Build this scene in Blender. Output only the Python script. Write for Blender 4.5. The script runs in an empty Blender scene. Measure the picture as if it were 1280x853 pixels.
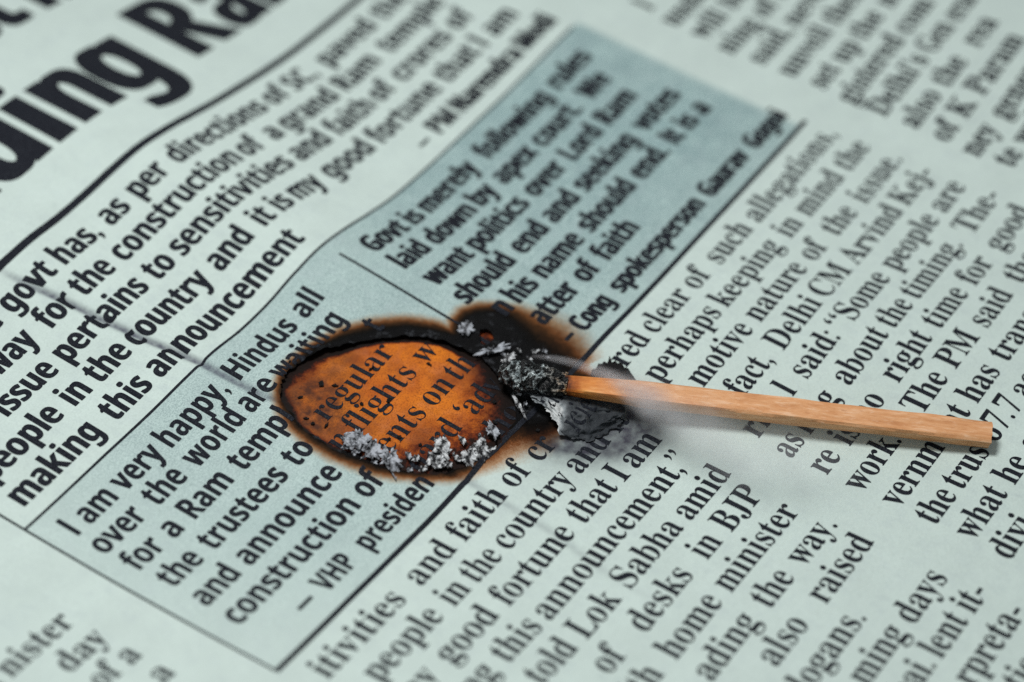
import bpy, bmesh, math, random
import numpy as np
from mathutils import Vector, Matrix
from mathutils.bvhtree import BVHTree
C = bpy.context.scene
COL = C.collection
random.seed(4)

# ------------------------------------------------------------------ camera, world, lamps, exposure
# one unit is one centimetre; page x runs along the text, y up the page, z up off the paper
F_PX, PITCH, ROLL, YAW, CAM_H = 3200.0, 0.76910700, 0.02467131, 0.99391879, 16.5283144
cp, sp, cy_, sy_ = math.cos(PITCH), math.sin(PITCH), math.cos(YAW), math.sin(YAW)
R_ = Vector((cy_, -sy_, 0)); F_ = Vector((sy_*cp, cy_*cp, -sp)); U_ = R_.cross(F_)
cr_, sr_ = math.cos(ROLL), math.sin(ROLL)
CR = R_*cr_ + U_*sr_; CU = U_*cr_ - R_*sr_
CAM = Vector((-sy_*CAM_H/math.tan(PITCH), -cy_*CAM_H/math.tan(PITCH), CAM_H))
cam_d = bpy.data.cameras.new('camera'); cam = bpy.data.objects.new('camera', cam_d); COL.objects.link(cam)
m = Matrix((CR, CU, -F_)).transposed().to_4x4(); m.translation = CAM; cam.matrix_world = m
cam_d.sensor_width = 36; cam_d.lens = 90; cam_d.clip_end = 500; cam_d.clip_start = 0.1
cam_d.dof.use_dof = True; cam_d.dof.focus_distance = 23.05; cam_d.dof.aperture_fstop = 0.135
C.camera = cam
wd = bpy.data.worlds.new('World'); C.world = wd; wd.use_nodes = True
wd.node_tree.nodes['Background'].inputs[0].default_value = (0.90, 0.97, 1.0, 1)
wd.node_tree.nodes['Background'].inputs[1].default_value = 0.24
def lamp(name, loc, to, size, power, col):
    l = bpy.data.lights.new(name, 'AREA'); l.shape = 'DISK'; l.size = size; l.energy = power; l.color = col
    o = bpy.data.objects.new(name, l); COL.objects.link(o); o.location = loc
    o.rotation_euler = (Vector(to)-Vector(loc)).to_track_quat('-Z', 'Y').to_euler()
lamp('window_lamp', (-3.0, 3.0, 21.0), (0, 0, 0), 5.5, 4300, (1.0, 0.985, 0.95))
C.view_settings.view_transform = 'Standard'; C.view_settings.look = 'None'
C.view_settings.exposure = -0.06; C.view_settings.gamma = 1
C.cycles.use_denoising = False
C.cycles.max_bounces = 6; C.cycles.volume_bounces = 2

# ------------------------------------------------------------------ numeric helpers
HG = np.array([
[192,231,272,315,360,406,452,497,538,573,599,616,621,612,590,556,512,460,402,341,280,221,167,119,80,49,27,11,1,-5,-8,-9,-10,-9,-8,-7,-5],
[177,215,254,294,337,381,425,469,510,546,574,592,599,592,572,540,496,443,384,323,261,203,152,108,72,46,27,15,7,3,1,1,1,2,3,6,8],
[163,198,235,273,313,355,398,441,483,519,549,569,577,573,554,523,480,426,366,304,242,186,136,96,64,42,27,18,14,11,11,11,11,13,15,18,21],
[150,183,216,252,289,329,370,413,454,492,523,545,555,552,537,507,464,409,348,284,223,168,121,83,56,39,28,23,21,20,20,21,22,24,27,30,34],
[137,167,198,231,266,303,342,383,425,464,497,519,531,531,518,491,448,392,329,264,203,149,105,71,49,36,30,28,28,29,30,31,32,35,38,43,47],
[126,153,181,210,242,277,313,353,394,435,469,493,505,507,499,476,433,375,308,242,181,130,89,59,42,34,33,35,37,38,39,41,43,46,50,55,61],
[117,140,164,190,219,250,284,321,361,403,441,465,475,480,479,462,419,356,286,219,159,110,73,48,36,34,38,43,46,48,49,50,52,56,62,68,76],
[110,129,149,171,196,224,255,288,326,369,410,435,440,448,457,448,404,336,262,195,136,89,58,38,31,36,45,52,56,57,58,59,62,67,74,82,91],
[104,119,134,152,174,198,226,255,288,330,376,401,398,410,432,434,388,314,235,169,112,69,44,31,29,42,55,63,66,66,66,67,71,77,86,96,107],
[101,111,121,135,152,173,197,222,248,286,336,363,351,367,402,417,368,288,207,144,87,48,33,28,31,52,68,75,76,74,73,74,79,87,98,110,123],
[101,105,110,118,131,149,170,191,208,237,283,309,303,324,365,386,340,261,181,119,63,28,24,30,43,67,82,86,84,80,78,80,87,97,111,125,141],
[104,102,101,103,110,125,145,163,172,189,231,256,256,280,323,343,303,226,149,85,36,15,20,32,52,83,95,96,90,84,82,85,94,108,124,141,159],
[109,101,94,89,90,101,119,137,143,154,191,208,205,233,277,299,260,183,107,47,13,10,19,32,55,93,105,102,92,85,83,89,102,119,138,158,179],
[117,104,90,78,72,77,93,112,118,128,161,169,152,181,233,260,218,137,64,16,-3,4,14,29,51,91,108,103,91,82,83,92,109,130,153,176,199],
[127,109,90,71,56,55,66,81,87,100,129,136,103,126,193,229,183,98,27,-3,-12,-1,10,22,46,83,104,98,84,76,80,95,117,142,169,195,220],
[140,118,94,68,46,37,38,47,52,67,93,109,69,85,157,196,151,68,2,-15,-20,-9,0,9,36,68,90,85,73,67,77,99,127,156,185,214,242],
[154,129,101,70,42,24,11,12,16,32,57,85,60,68,127,155,118,43,-10,-24,-28,-20,-15,-8,21,49,68,67,59,56,74,104,138,171,203,234,264],
[169,142,112,75,42,16,-9,-16,-13,2,28,55,48,58,102,111,79,19,-22,-34,-35,-30,-29,-22,4,28,45,48,44,45,74,112,151,188,222,255,286],
[184,155,125,81,46,16,-15,-26,-28,-18,5,24,30,41,66,63,37,-8,-39,-46,-44,-39,-37,-34,-12,10,24,29,32,41,80,124,167,206,241,275,308],
[197,168,136,91,55,21,-8,-22,-31,-30,-16,-4,6,15,24,16,-4,-34,-59,-62,-58,-50,-42,-39,-22,-6,6,15,28,51,91,139,184,224,261,295,329],
[210,179,146,105,69,32,7,-10,-27,-36,-37,-29,-19,-16,-18,-29,-42,-54,-73,-76,-70,-61,-48,-42,-31,-21,-11,5,31,63,106,157,202,243,280,314,349],
[220,189,155,118,85,51,24,4,-22,-40,-55,-50,-41,-48,-58,-68,-73,-67,-81,-84,-78,-69,-57,-51,-43,-37,-28,-5,30,72,119,175,220,260,297,332,367],
[229,197,164,130,98,65,37,11,-18,-42,-64,-64,-60,-76,-93,-100,-94,-72,-74,-81,-79,-74,-70,-67,-60,-55,-46,-18,23,76,130,189,236,276,313,349,384],
[237,204,172,140,108,75,46,16,-18,-45,-70,-74,-78,-100,-120,-124,-106,-76,-70,-76,-76,-74,-81,-83,-77,-72,-59,-25,23,78,138,199,249,290,327,363,398],
[243,211,179,147,116,84,53,19,-20,-54,-77,-84,-91,-116,-136,-139,-116,-81,-73,-76,-73,-68,-80,-88,-87,-81,-63,-24,29,78,140,205,258,300,338,374,411],
[248,216,184,153,122,90,59,24,-22,-65,-87,-92,-100,-124,-146,-148,-128,-95,-87,-87,-73,-61,-75,-86,-88,-81,-59,-18,34,77,139,205,262,306,345,383,421],
[252,220,189,157,126,94,61,26,-24,-76,-97,-98,-105,-126,-150,-155,-143,-121,-112,-102,-78,-59,-68,-79,-81,-73,-48,-9,38,77,138,203,261,309,350,390,429],
[256,224,192,160,128,95,61,22,-30,-82,-103,-103,-107,-126,-151,-166,-155,-142,-131,-114,-84,-61,-61,-69,-70,-59,-34,2,45,84,140,202,260,309,353,395,435],
[258,226,193,161,128,94,58,16,-34,-82,-103,-104,-108,-124,-145,-159,-154,-148,-139,-119,-89,-62,-54,-58,-55,-42,-19,13,53,93,145,202,258,308,354,397,440],
[260,227,194,161,128,92,54,12,-34,-76,-97,-102,-107,-121,-134,-140,-142,-143,-139,-121,-92,-65,-49,-47,-41,-27,-5,25,61,101,150,203,256,307,354,398,442],
[261,228,194,161,126,90,51,10,-33,-68,-89,-96,-105,-117,-125,-126,-133,-137,-135,-121,-94,-67,-48,-39,-29,-14,7,36,70,109,155,205,256,305,353,399,443],
[261,228,194,159,124,87,49,9,-29,-61,-81,-91,-102,-114,-122,-124,-128,-132,-131,-118,-94,-69,-47,-33,-19,-2,19,46,79,117,160,207,256,304,352,398,443],
[261,227,193,158,122,85,47,9,-25,-54,-74,-88,-101,-114,-123,-128,-129,-130,-126,-114,-93,-69,-47,-28,-11,8,30,56,88,124,165,210,256,304,351,397,443],
[261,226,191,156,120,83,47,11,-22,-49,-69,-85,-100,-115,-126,-134,-132,-129,-124,-111,-91,-68,-45,-24,-4,16,39,66,96,131,170,213,258,303,350,396,442],
[260,225,190,154,118,82,46,12,-18,-44,-66,-84,-101,-116,-129,-137,-135,-130,-122,-108,-89,-67,-43,-20,2,24,48,74,104,138,176,216,259,304,349,395,440],
[259,224,189,153,117,81,47,14,-15,-41,-63,-83,-101,-118,-131,-138,-137,-131,-120,-106,-87,-65,-41,-17,7,31,56,83,112,145,181,219,261,304,348,393,439],
[258,223,187,151,115,80,47,16,-12,-37,-60,-81,-101,-119,-133,-140,-139,-131,-119,-104,-85,-63,-38,-13,13,38,64,91,120,151,186,223,262,304,348,392,438]
], dtype=float)*0.001
HU0, HV0, HD = -6.19348, -7.92328, 0.4
def _cub(t): return [(-t+2*t*t-t**3)/2, (2-5*t*t+3*t**3)/2, (t+4*t*t-3*t**3)/2, (-t*t+t**3)/2]
def base_h(u, v):
    a = np.clip((np.asarray(u, float)-HU0)/HD, 0, HG.shape[1]-1.001); b = np.clip((np.asarray(v, float)-HV0)/HD, 0, HG.shape[0]-1.001)
    i = np.floor(a).astype(int); j = np.floor(b).astype(int); wa = _cub(a-i); wb = _cub(b-j); s = 0
    for q in range(4):
        for p in range(4):
            s = s + HG[np.clip(j+q-1, 0, HG.shape[0]-1), np.clip(i+p-1, 0, HG.shape[1]-1)]*wa[p]*wb[q]
    return s
def hash2(i, j, s): 
    x = np.sin(i*127.1+j*311.7+s*74.7)*43758.5453
    return x-np.floor(x)
def vnoise(u, v, sc, s=0):
    a = np.asarray(u, float)*sc; b = np.asarray(v, float)*sc; i = np.floor(a); j = np.floor(b); a = a-i; b = b-j
    a = a*a*(3-2*a); b = b*b*(3-2*b)
    return (hash2(i, j, s)*(1-a)+hash2(i+1, j, s)*a)*(1-b)+(hash2(i, j+1, s)*(1-a)+hash2(i+1, j+1, s)*a)*b
def fbm(u, v, sc, s=0, o=3):
    r = 0; w = 0
    for k in range(o): r = r+vnoise(u, v, sc*2**k, s+k)*0.5**k; w += 0.5**k
    return r/w-0.5
def f1(x, y, sc, s=0, o=3):
    r = 0.0; w = 0.0
    for k in range(o):
        a = x*sc*2**k; b = y*sc*2**k; i = math.floor(a); j = math.floor(b); a -= i; b -= j; a = a*a*(3-2*a); b = b*b*(3-2*b)
        h = lambda p, q: (math.sin(p*127.1+q*311.7+(s+k)*74.7)*43758.5453) % 1.0
        r += ((h(i, j)*(1-a)+h(i+1, j)*a)*(1-b)+(h(i, j+1)*(1-a)+h(i+1, j+1)*a)*b)*0.5**k; w += 0.5**k
    return r/w-0.5
def sdist(u, v, P):      # signed distance to a closed outline, positive outside, and the third value of the nearest outline point
    u = np.asarray(u, float).ravel(); v = np.asarray(v, float).ravel()
    best = np.full(u.shape, 1e9); wv = np.zeros(u.shape); ins = np.zeros(u.shape, bool)
    for k in range(len(P)):
        a = P[k]; b = P[(k+1) % len(P)]
        dx, dy = b[0]-a[0], b[1]-a[1]
        t = np.clip(((u-a[0])*dx+(v-a[1])*dy)/(dx*dx+dy*dy), 0, 1)
        d = np.hypot(u-a[0]-t*dx, v-a[1]-t*dy)
        if len(a) > 2:
            w = a[2]*(1-t)+b[2]*t
            wv = np.where(d < best, w, wv)
        best = np.minimum(best, d)
        c = ((a[1] > v) != (b[1] > v)) & (u < dx*(v-a[1])/((dy if abs(dy) > 1e-9 else 1e-9))+a[0])
        ins ^= c
    return np.where(ins, -best, best), wv
HOLE = [(-1.855,-1.212,.06),(-1.751,-1.328,.05),(-1.564,-1.391,.12),(-1.329,-1.36,.12),(-1.187,-1.283,.05),(-1.061,-1.194,.03),(-0.895,-1.089,.02),(-0.73,-0.935,.02),(-0.52,-0.677,.02),(-0.44,-0.507,.02),(-0.41,-0.302,.03),(-0.365,-0.127,.08),(-0.397,0.02,.15),(-0.495,0.212,.28),(-0.603,0.391,.24),(-0.817,0.562,.30),(-1.006,0.594,.34),(-1.194,0.592,.40),(-1.372,0.584,.44),(-1.541,0.529,.44),(-1.75,0.385,.40),(-1.885,0.17,.34),(-1.985,-0.12,.2),(-2.025,-0.36,.12),(-2.027,-0.59,.05),(-2.031,-0.782,.03),(-1.983,-0.997,.04)]
SMALL = [(-0.089,-0.291),(-0.033,-0.275),(-0.029,-0.223),(-0.088,-0.165),(-0.171,-0.135),(-0.223,-0.162),(-0.188,-0.231)]
CHAR = [(-1.83,-1.304,.052),(-1.654,-1.403,.052),(-1.445,-1.445,.06),(-1.149,-1.404,.067),(-0.877,-1.286,.075),(-0.635,-1.095,.075),(-0.427,-0.88,.075),(-0.299,-0.652,.075),(-0.263,-0.486,.06),(-0.143,-0.552,.06),(0.032,-0.565,.067),(0.187,-0.489,.067),(0.316,-0.35,.067),(0.355,-0.169,.11),(0.335,0.013,.17),(0.30,0.224,.20),(0.26,0.398,.19),(0.21,0.558,.149),(0.081,0.659,.119),(0.099,0.78,.06),(0.046,0.876,.037),(-0.219,0.855,.037),(-0.477,0.85,.045),(-0.647,0.874,.104),(-0.807,0.79,.164),(-0.946,0.684,.164),(-1.133,0.637,.149),(-1.358,0.618,.112),(-1.547,0.585,.067),(-1.716,0.479,.06),(-1.842,0.309,.06),(-1.953,0.128,.06),(-2.042,-0.068,.06),(-2.086,-0.298,.06),(-2.115,-0.523,.06),(-2.098,-0.749,.06),(-2.057,-0.959,.06),(-1.973,-1.14,.06)]
CREASE_V = [-7.5,-4.21,-3.39,-2.69,-2.09,-1.4,0.69,1.13,1.57,2.13,2.55]; CREASE_U = [-2.5,-2.23,-2.12,-2.05,-1.96,-1.93,-1.65,-1.67,-1.70,-1.80,-1.83]
def near_burn(u, v, pad): return (u > -2.15-pad) & (u < .4+pad) & (v > -1.5-pad) & (v < .95+pad)
def hole_sd(u, v):
    d, _ = sdist(u, v, HOLE); d2, _ = sdist(u, v, SMALL)
    n = 0.085*fbm(u, v, 7, 3, 4)+.03*fbm(u, v, 30, 6, 2)
    return np.minimum(d+n-.022, d2-.008+0.02*fbm(u, v, 20, 5, 2))
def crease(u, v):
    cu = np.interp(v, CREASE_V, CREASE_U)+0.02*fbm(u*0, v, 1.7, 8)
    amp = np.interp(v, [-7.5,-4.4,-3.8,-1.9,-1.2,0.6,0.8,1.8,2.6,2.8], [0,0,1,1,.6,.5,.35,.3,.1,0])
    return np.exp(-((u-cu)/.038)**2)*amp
def sheet_h(u, v):
    u = np.asarray(u, float); v = np.asarray(v, float); h = base_h(u, v)-0.03*crease(u, v)+0.012*fbm(u, v, 1.1, 21, 3)
    k = near_burn(u, v, .5)
    if k.any():
        d = np.abs(hole_sd(u[k], v[k])); h[k] += 0.045*np.exp(-(d/.13)**2)*(.55+1.6*fbm(u[k], v[k], 5, 11, 3))
        cd, _ = sdist(u[k], v[k], CHAR)
        h[k] += 0.03*np.clip(-cd/.05, 0, 1)*fbm(u[k], v[k], 8, 14, 4)
    return h
def h1(u, v): return float(sheet_h(np.array([u]), np.array([v]))[0])
def page_point(px, py, dz=0.0):      # where the view ray of a photo pixel meets the level dz above the paper
    d = F_ + CR*((px-640)/F_PX) - CU*((py-426.5)/F_PX); z = dz
    for _ in range(14):
        t = (CAM.z-z)/(-d.z); p = CAM+d*t
        z = .5*z+.5*(dz+float(base_h(p.x, -p.y)))
    return p

# ------------------------------------------------------------------ object helpers
def link(name, me, mat=None, parent=None, smooth=True):
    o = bpy.data.objects.new(name, me); COL.objects.link(o)
    if mat: me.materials.append(mat)
    if parent: o.parent = parent; o.matrix_parent_inverse = parent.matrix_world.inverted()
    if smooth and len(me.polygons): me.polygons.foreach_set('use_smooth', [True]*len(me.polygons))
    return o
def pydata(name, V, Fc): 
    me = bpy.data.meshes.new(name); me.from_pydata([tuple(map(float, p)) for p in V], [], [tuple(map(int, f)) for f in Fc]); me.update(); return me
def attr(me, name, vals): me.attributes.new(name, 'FLOAT', 'POINT').data.foreach_set('value', np.asarray(vals, dtype=np.float32))
def thing(name, loc, label, cat, group=None):
    o = bpy.data.objects.new(name, None); COL.objects.link(o); o.location = loc; o.empty_display_size = .3
    o['label'] = label; o['category'] = cat
    if group: o['group'] = group
    bpy.context.view_layer.update(); return o

# ------------------------------------------------------------------ materials
class N:
    def __init__(s, name):
        s.m = bpy.data.materials.new(name); s.m.use_nodes = True; s.t = s.m.node_tree; s.b = s.t.nodes['Principled BSDF']
    def new(s, typ, **kw):
        n = s.t.nodes.new(typ)
        for k, v in kw.items():
            if k.startswith('i_'):
                key = k[2:]; n.inputs[int(key) if key.isdigit() else key.replace('_', ' ')].default_value = v
            else: setattr(n, k, v)
        return n
    def l(s, a, b): s.t.links.new(a, b)
    def put(s, x, sock):
        if hasattr(x, 'is_output'): s.l(x, sock)
        else: sock.default_value = x
    def math(s, op, a, b=0.0, clamp=False):
        n = s.new('ShaderNodeMath', operation=op, use_clamp=clamp); s.put(a, n.inputs[0]); s.put(b, n.inputs[1]); return n.outputs[0]
    def noise(s, sc, det=3, rough=.55, vec=None, off=None, typ='FBM'):
        n = s.new('ShaderNodeTexNoise', i_Scale=sc, i_Detail=det, i_Roughness=rough)
        v = vec or s.pos()
        if off:
            a = s.new('ShaderNodeVectorMath', operation='ADD'); s.l(v, a.inputs[0]); a.inputs[1].default_value = off; v = a.outputs[0]
        s.l(v, n.inputs['Vector']); return n.outputs[0]
    def pos(s):
        if not hasattr(s, '_p'): s._p = s.new('ShaderNodeTexCoord').outputs['Object']
        return s._p
    def attr(s, name): return s.new('ShaderNodeAttribute', attribute_name=name).outputs['Fac']
    def ramp(s, fac, stops, interp='LINEAR'):
        n = s.new('ShaderNodeValToRGB'); n.color_ramp.interpolation = interp; e = n.color_ramp.elements
        while len(e) > 1: e.remove(e[0])
        e[0].position = stops[0][0]; e[0].color = (*stops[0][1], 1) if len(stops[0][1]) == 3 else stops[0][1]
        for p, c in stops[1:]:
            q = e.new(p); q.color = (*c, 1)
        s.put(fac, n.inputs[0]); return n.outputs[0]
    def range(s, x, a, b, c=0.0, d=1.0):
        n = s.new('ShaderNodeMapRange', i_1=a, i_2=b, i_3=c, i_4=d); s.put(x, n.inputs[0]); return n.outputs[0]
    def mix(s, fac, a, b, mode='MIX'):
        n = s.new('ShaderNodeMix', data_type='RGBA', blend_type=mode); s.put(fac, n.inputs[0])
        for x, k in ((a, 6), (b, 7)): s.put(x if hasattr(x, 'is_output') else (*x, 1), n.inputs[k])
        return n.outputs[2]
    def bump(s, h, strength, dist=.02):
        n = s.new('ShaderNodeBump', i_Strength=strength, i_Distance=dist); s.l(h, n.inputs['Height'])
        if hasattr(s, '_lastb'): s.l(s._lastb, n.inputs['Normal'])
        s._lastb = n.outputs[0]; s.l(n.outputs[0], s.b.inputs['Normal'])
    def color(s, c): s.put(c if hasattr(c, 'is_output') else (*c, 1), s.b.inputs['Base Color'])
    def rough(s, r, spec=.25): s.put(r, s.b.inputs['Roughness']); s.put(spec, s.b.inputs['Specular IOR Level'])

PAPER = (0.575, 0.685, 0.655)
def paper_mat(name, tint):
    n = N(name); mott = n.noise(2.2, 4); fine = n.noise(60, 3, .7); grain = n.noise(72, 2, .6)
    base = n.mix(n.range(mott, .35, .7), PAPER, tuple(c*.93 for c in PAPER))
    base = n.mix(n.range(fine, .40, .72, 0, .42), base, tuple(c*.66 for c in PAPER)); base = n.mix(n.range(n.noise(24, 4, .7, off=(2, 7, 1)), .55, .75, 0, .22), base, tuple(c*.62 for c in PAPER))
    fib = n.new('ShaderNodeTexVoronoi', i_Scale=14.0); n.l(n.pos(), fib.inputs['Vector'])
    spk = n.range(fib.outputs['Distance'], .05, .02); base = n.mix(n.math('MULTIPLY', spk, n.range(n.noise(5), .5, .6, 0, .35)), base, (.28, .3, .32))
    if tint:
        amt = n.attr('tint'); dots = n.range(grain, .40, .62)
        t = n.mix(n.range(n.noise(3.2, 5, .65, off=(5, 5, 2)), .35, .65), n.mix(dots, (.43, .575, .57), (.145, .245, .26)), n.mix(dots, (.345, .475, .48), (.115, .20, .22)))
        base = n.mix(amt, base, t)
    # reverse-side print showing through, very faint
    wv = n.noise(7, 2, .5, off=(9, 3, 0)); base = n.mix(n.range(wv, .52, .66, 0, .10), base, (.42, .49, .52))
    sp = n.new('ShaderNodeSeparateXYZ'); n.l(n.pos(), sp.inputs[0]); row_ = n.math('FRACT', n.math('DIVIDE', n.math('ADD', sp.outputs[1], 40.11), .36))
    mpg = n.new('ShaderNodeMapping'); mpg.inputs['Scale'].default_value = (13, 5, 1); n.l(n.pos(), mpg.inputs['Vector']); gh = n.range(n.noise(1.0, 2, .6, vec=mpg.outputs[0], off=(3, 1, 0)), .50, .60)
    gh = n.math('MULTIPLY', gh, n.math('MULTIPLY', n.range(row_, .22, .34), n.range(row_, .80, .68))); base = n.mix(n.math('MULTIPLY', gh, n.range(n.noise(.9), .35, .65, .05, .17)), base, (.36, .43, .46))
    cre = n.attr('crease'); base = n.mix(n.math('MULTIPLY', cre, n.range(n.noise(18, 3), .25, .7, .6, 1.0)), base, (.065, .065, .10))  # fold shading, with slight dirt, painted as a dark line along the crease
    soot = n.attr('soot'); base = n.mix(n.math('MULTIPLY', soot, n.range(n.noise(9, 4), .2, .8, .65, 1.1), True), base, (.045, .045, .062))
    jig = n.math('SUBTRACT', n.noise(16, 5, .68), .5); jig2 = n.math('SUBTRACT', grain, .5)
    b = n.math('ADD', n.math('ADD', n.attr('burn'), n.math('MULTIPLY', jig, .75)), n.math('MULTIPLY', jig2, .8))
    halo = n.ramp(n.range(b, -1.0, 2.0), [(0, (.012, .008, .006)), (.18, (.03, .013, .007)), (.34, (.10, .033, .012)), (.48, (.36, .105, .035)), (.63, (.68, .34, .20)), (.83, (.92, .78, .71)), (1, (1, 1, 1))])
    base = n.mix(1.0, base, halo, 'MULTIPLY')
    ch = n.range(b, -.5, -1.2); glint = n.noise(26, 5, .7)
    ash = n.ramp(n.noise(7, 5, .7, off=(3, 1, 4)), [(.0, (.005, .005, .005)), (.56, (.008, .008, .009)), (.68, (.06, .065, .075)), (.76, (.02, .02, .022))])
    base = n.mix(ch, base, ash)
    n.color(base); n.rough(n.range(ch, 0, 1, .8, .55), n.range(ch, 0, 1, .1, .12))
    n.bump(n.noise(1.7, 6, .62, off=(7, 7, 3)), .22, .08); n.bump(n.noise(22, 4, .6), .2, .02)
    n.bump(n.math('MULTIPLY', n.math('MULTIPLY', glint, ch), 1.0), 1.0, .06)
    return n.m
def ink_mat(name='printing_ink'):
    n = N(name); g = n.noise(75, 3, .7)
    n.color(n.mix(n.range(g, .50, .78, 0, .55), (.012, .0135, .019), (.09, .105, .125))); n.rough(.85, .05); return n.m
def scorched_mat():
    n = N('scorched_paper'); g = n.noise(75, 2, .6); md = n.noise(2.6, 5, .6, off=(1, 2, 0))
    c = n.mix(n.range(md, .36, .68), (.68, .19, .012), (.40, .085, .009)); c = n.mix(n.range(n.noise(1.5, 6, .7, off=(8, 1, 2)), .50, .70, 0, .75), c, (.17, .042, .010))
    c = n.mix(n.range(n.noise(5, 4, .6, off=(4, 4, 0)), .5, .72, 0, .45), c, (.50, .17, .07))
    c = n.mix(n.range(g, .48, .66, 0, .7), c, (.22, .05, .006))
    st = n.attr('stain'); c = n.mix(n.math('MULTIPLY', st, n.range(n.noise(9, 5, .65), .25, .7, .3, 1.15), True), c, (.07, .022, .010))
    v = n.new('ShaderNodeTexVoronoi', i_Scale=17.0); n.l(n.pos(), v.inputs['Vector'])
    c = n.mix(n.range(v.outputs['Distance'], .07, .03, 0, .7), c, (.02, .012, .01))
    b = n.math('ADD', n.attr('burn'), n.math('MULTIPLY', n.math('SUBTRACT', n.noise(9, 6, .72), .5), 2.6))
    c = n.mix(1.0, c, n.ramp(n.range(b, .0, 1.6), [(0, (.012, .009, .008)), (.25, (.03, .014, .01)), (.45, (.28, .16, .12)), (.75, (.8, .72, .65)), (1, (1, 1, 1))]), 'MULTIPLY')
    n.color(c); n.rough(.7, .2); n.bump(n.noise(30, 4, .6), .3, .02); return n.m
def wood_mat():
    n = N('match_wood'); mp = n.new('ShaderNodeMapping'); mp.inputs['Scale'].default_value = (3.2, 20, 20); n.l(n.pos(), mp.inputs['Vector'])
    gr = n.noise(1.0, 6, .62, vec=mp.outputs[0]); mp2 = n.new('ShaderNodeMapping'); mp2.inputs['Scale'].default_value = (12, 48, 48); n.l(n.pos(), mp2.inputs['Vector'])
    fl = n.noise(1.0, 4, .6, vec=mp2.outputs[0])
    c = n.ramp(gr, [(.25, (.48, .20, .08)), (.42, (.62, .295, .13)), (.55, (.69, .36, .175)), (.66, (.76, .47, .29)), (.8, (.66, .32, .15))])
    c = n.mix(n.range(fl, .55, .75, 0, .5), c, (.84, .58, .40)); c = n.mix(n.range(fl, .42, .25, 0, .4), c, (.30, .085, .02))
    b = n.math('ADD', n.attr('burn'), n.math('MULTIPLY', n.math('SUBTRACT', n.noise(9, 4, .6), .5), .35))
    c = n.mix(1.0, c, n.ramp(b, [(0, (.01, .007, .005)), (.1, (.10, .04, .015)), (.20, (.62, .34, .10)), (.38, (1.0, .74, .36)), (.7, (1, .93, .85)), (1, (1, 1, 1))]), 'MULTIPLY')
    n.color(c); n.rough(.62, .25); n.bump(gr, .35, .02); n.bump(fl, .3, .012); return n.m
def ash_mat(name, light, dark, amount, sc=9.0):
    n = N(name); a = n.noise(sc, 5, .7); 
    n.color(n.ramp(a, [(amount-.09, dark), (amount, tuple(.5*(x+y) for x, y in zip(light, dark))), (amount+.08, light)]))
    n.rough(.85, .15); n.bump(n.noise(sc*2, 4, .7), .5, .025); return n.m
def head_mat():
    n = N('charred_match_head'); v = n.new('ShaderNodeTexVoronoi', feature='DISTANCE_TO_EDGE', i_Scale=9.0)
    wob = n.new('ShaderNodeTexNoise', i_Scale=12.0, i_Detail=3.0); n.l(n.pos(), wob.inputs['Vector'])
    ad = n.new('ShaderNodeMix', data_type='VECTOR'); ad.inputs[0].default_value = .12; n.l(n.pos(), ad.inputs[4]); n.l(wob.outputs['Color'], ad.inputs[5]); n.l(ad.outputs[1], v.inputs['Vector'])
    e = v.outputs['Distance']; msk = n.range(n.noise(9, 3, .6), .44, .56)
    rim = n.math('MULTIPLY', n.range(e, .15, .05), msk)
    pale = n.mix(n.range(n.noise(14), .4, .6), (.74, .84, .86), (.25, .31, .33))
    c = n.mix(rim, (.006, .007, .008), pale)
    wm = n.attr('warm'); c = n.mix(n.math('MULTIPLY', n.math('MULTIPLY', wm, rim), 1.0, True), c, (.42, .24, .11))
    n.color(c); n.rough(.42, .5); n.bump(n.range(e, 0, .3, 1, 0), 1.0, .08); n.bump(n.noise(35, 4, .7), .6, .02); return n.m
M = dict(sheet=paper_mat('newsprint', False), panel=paper_mat('tinted_newsprint', True), ink=ink_mat(), scorch=scorched_mat(), wood=wood_mat(), head=head_mat(),
         ash=ash_mat('white_ash', (.72, .75, .78), (.012, .012, .014), .53, 12), ash_dark=ash_mat('grey_ash', (.42, .45, .50), (.010, .010, .012), .50, 10),
         flap=None, black=ash_mat('black_char', (.05, .05, .055), (.010, .010, .011), .62, 14))
def flap_mat():
    n = N('charred_paper'); a = n.math('ADD', n.attr('ash'), n.math('MULTIPLY', n.math('SUBTRACT', n.noise(7, 5, .65), .5), .75))
    c = n.ramp(a, [(.0, (.018, .021, .025)), (.3, (.028, .034, .041)), (.5, (.085, .095, .105)), (.72, (.26, .29, .31)), (.95, (.58, .61, .62))])
    n.color(c); n.rough(.7, .25); n.bump(n.noise(16, 5, .7), .7, .04); return n.m
M['flap'] = flap_mat()

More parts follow.
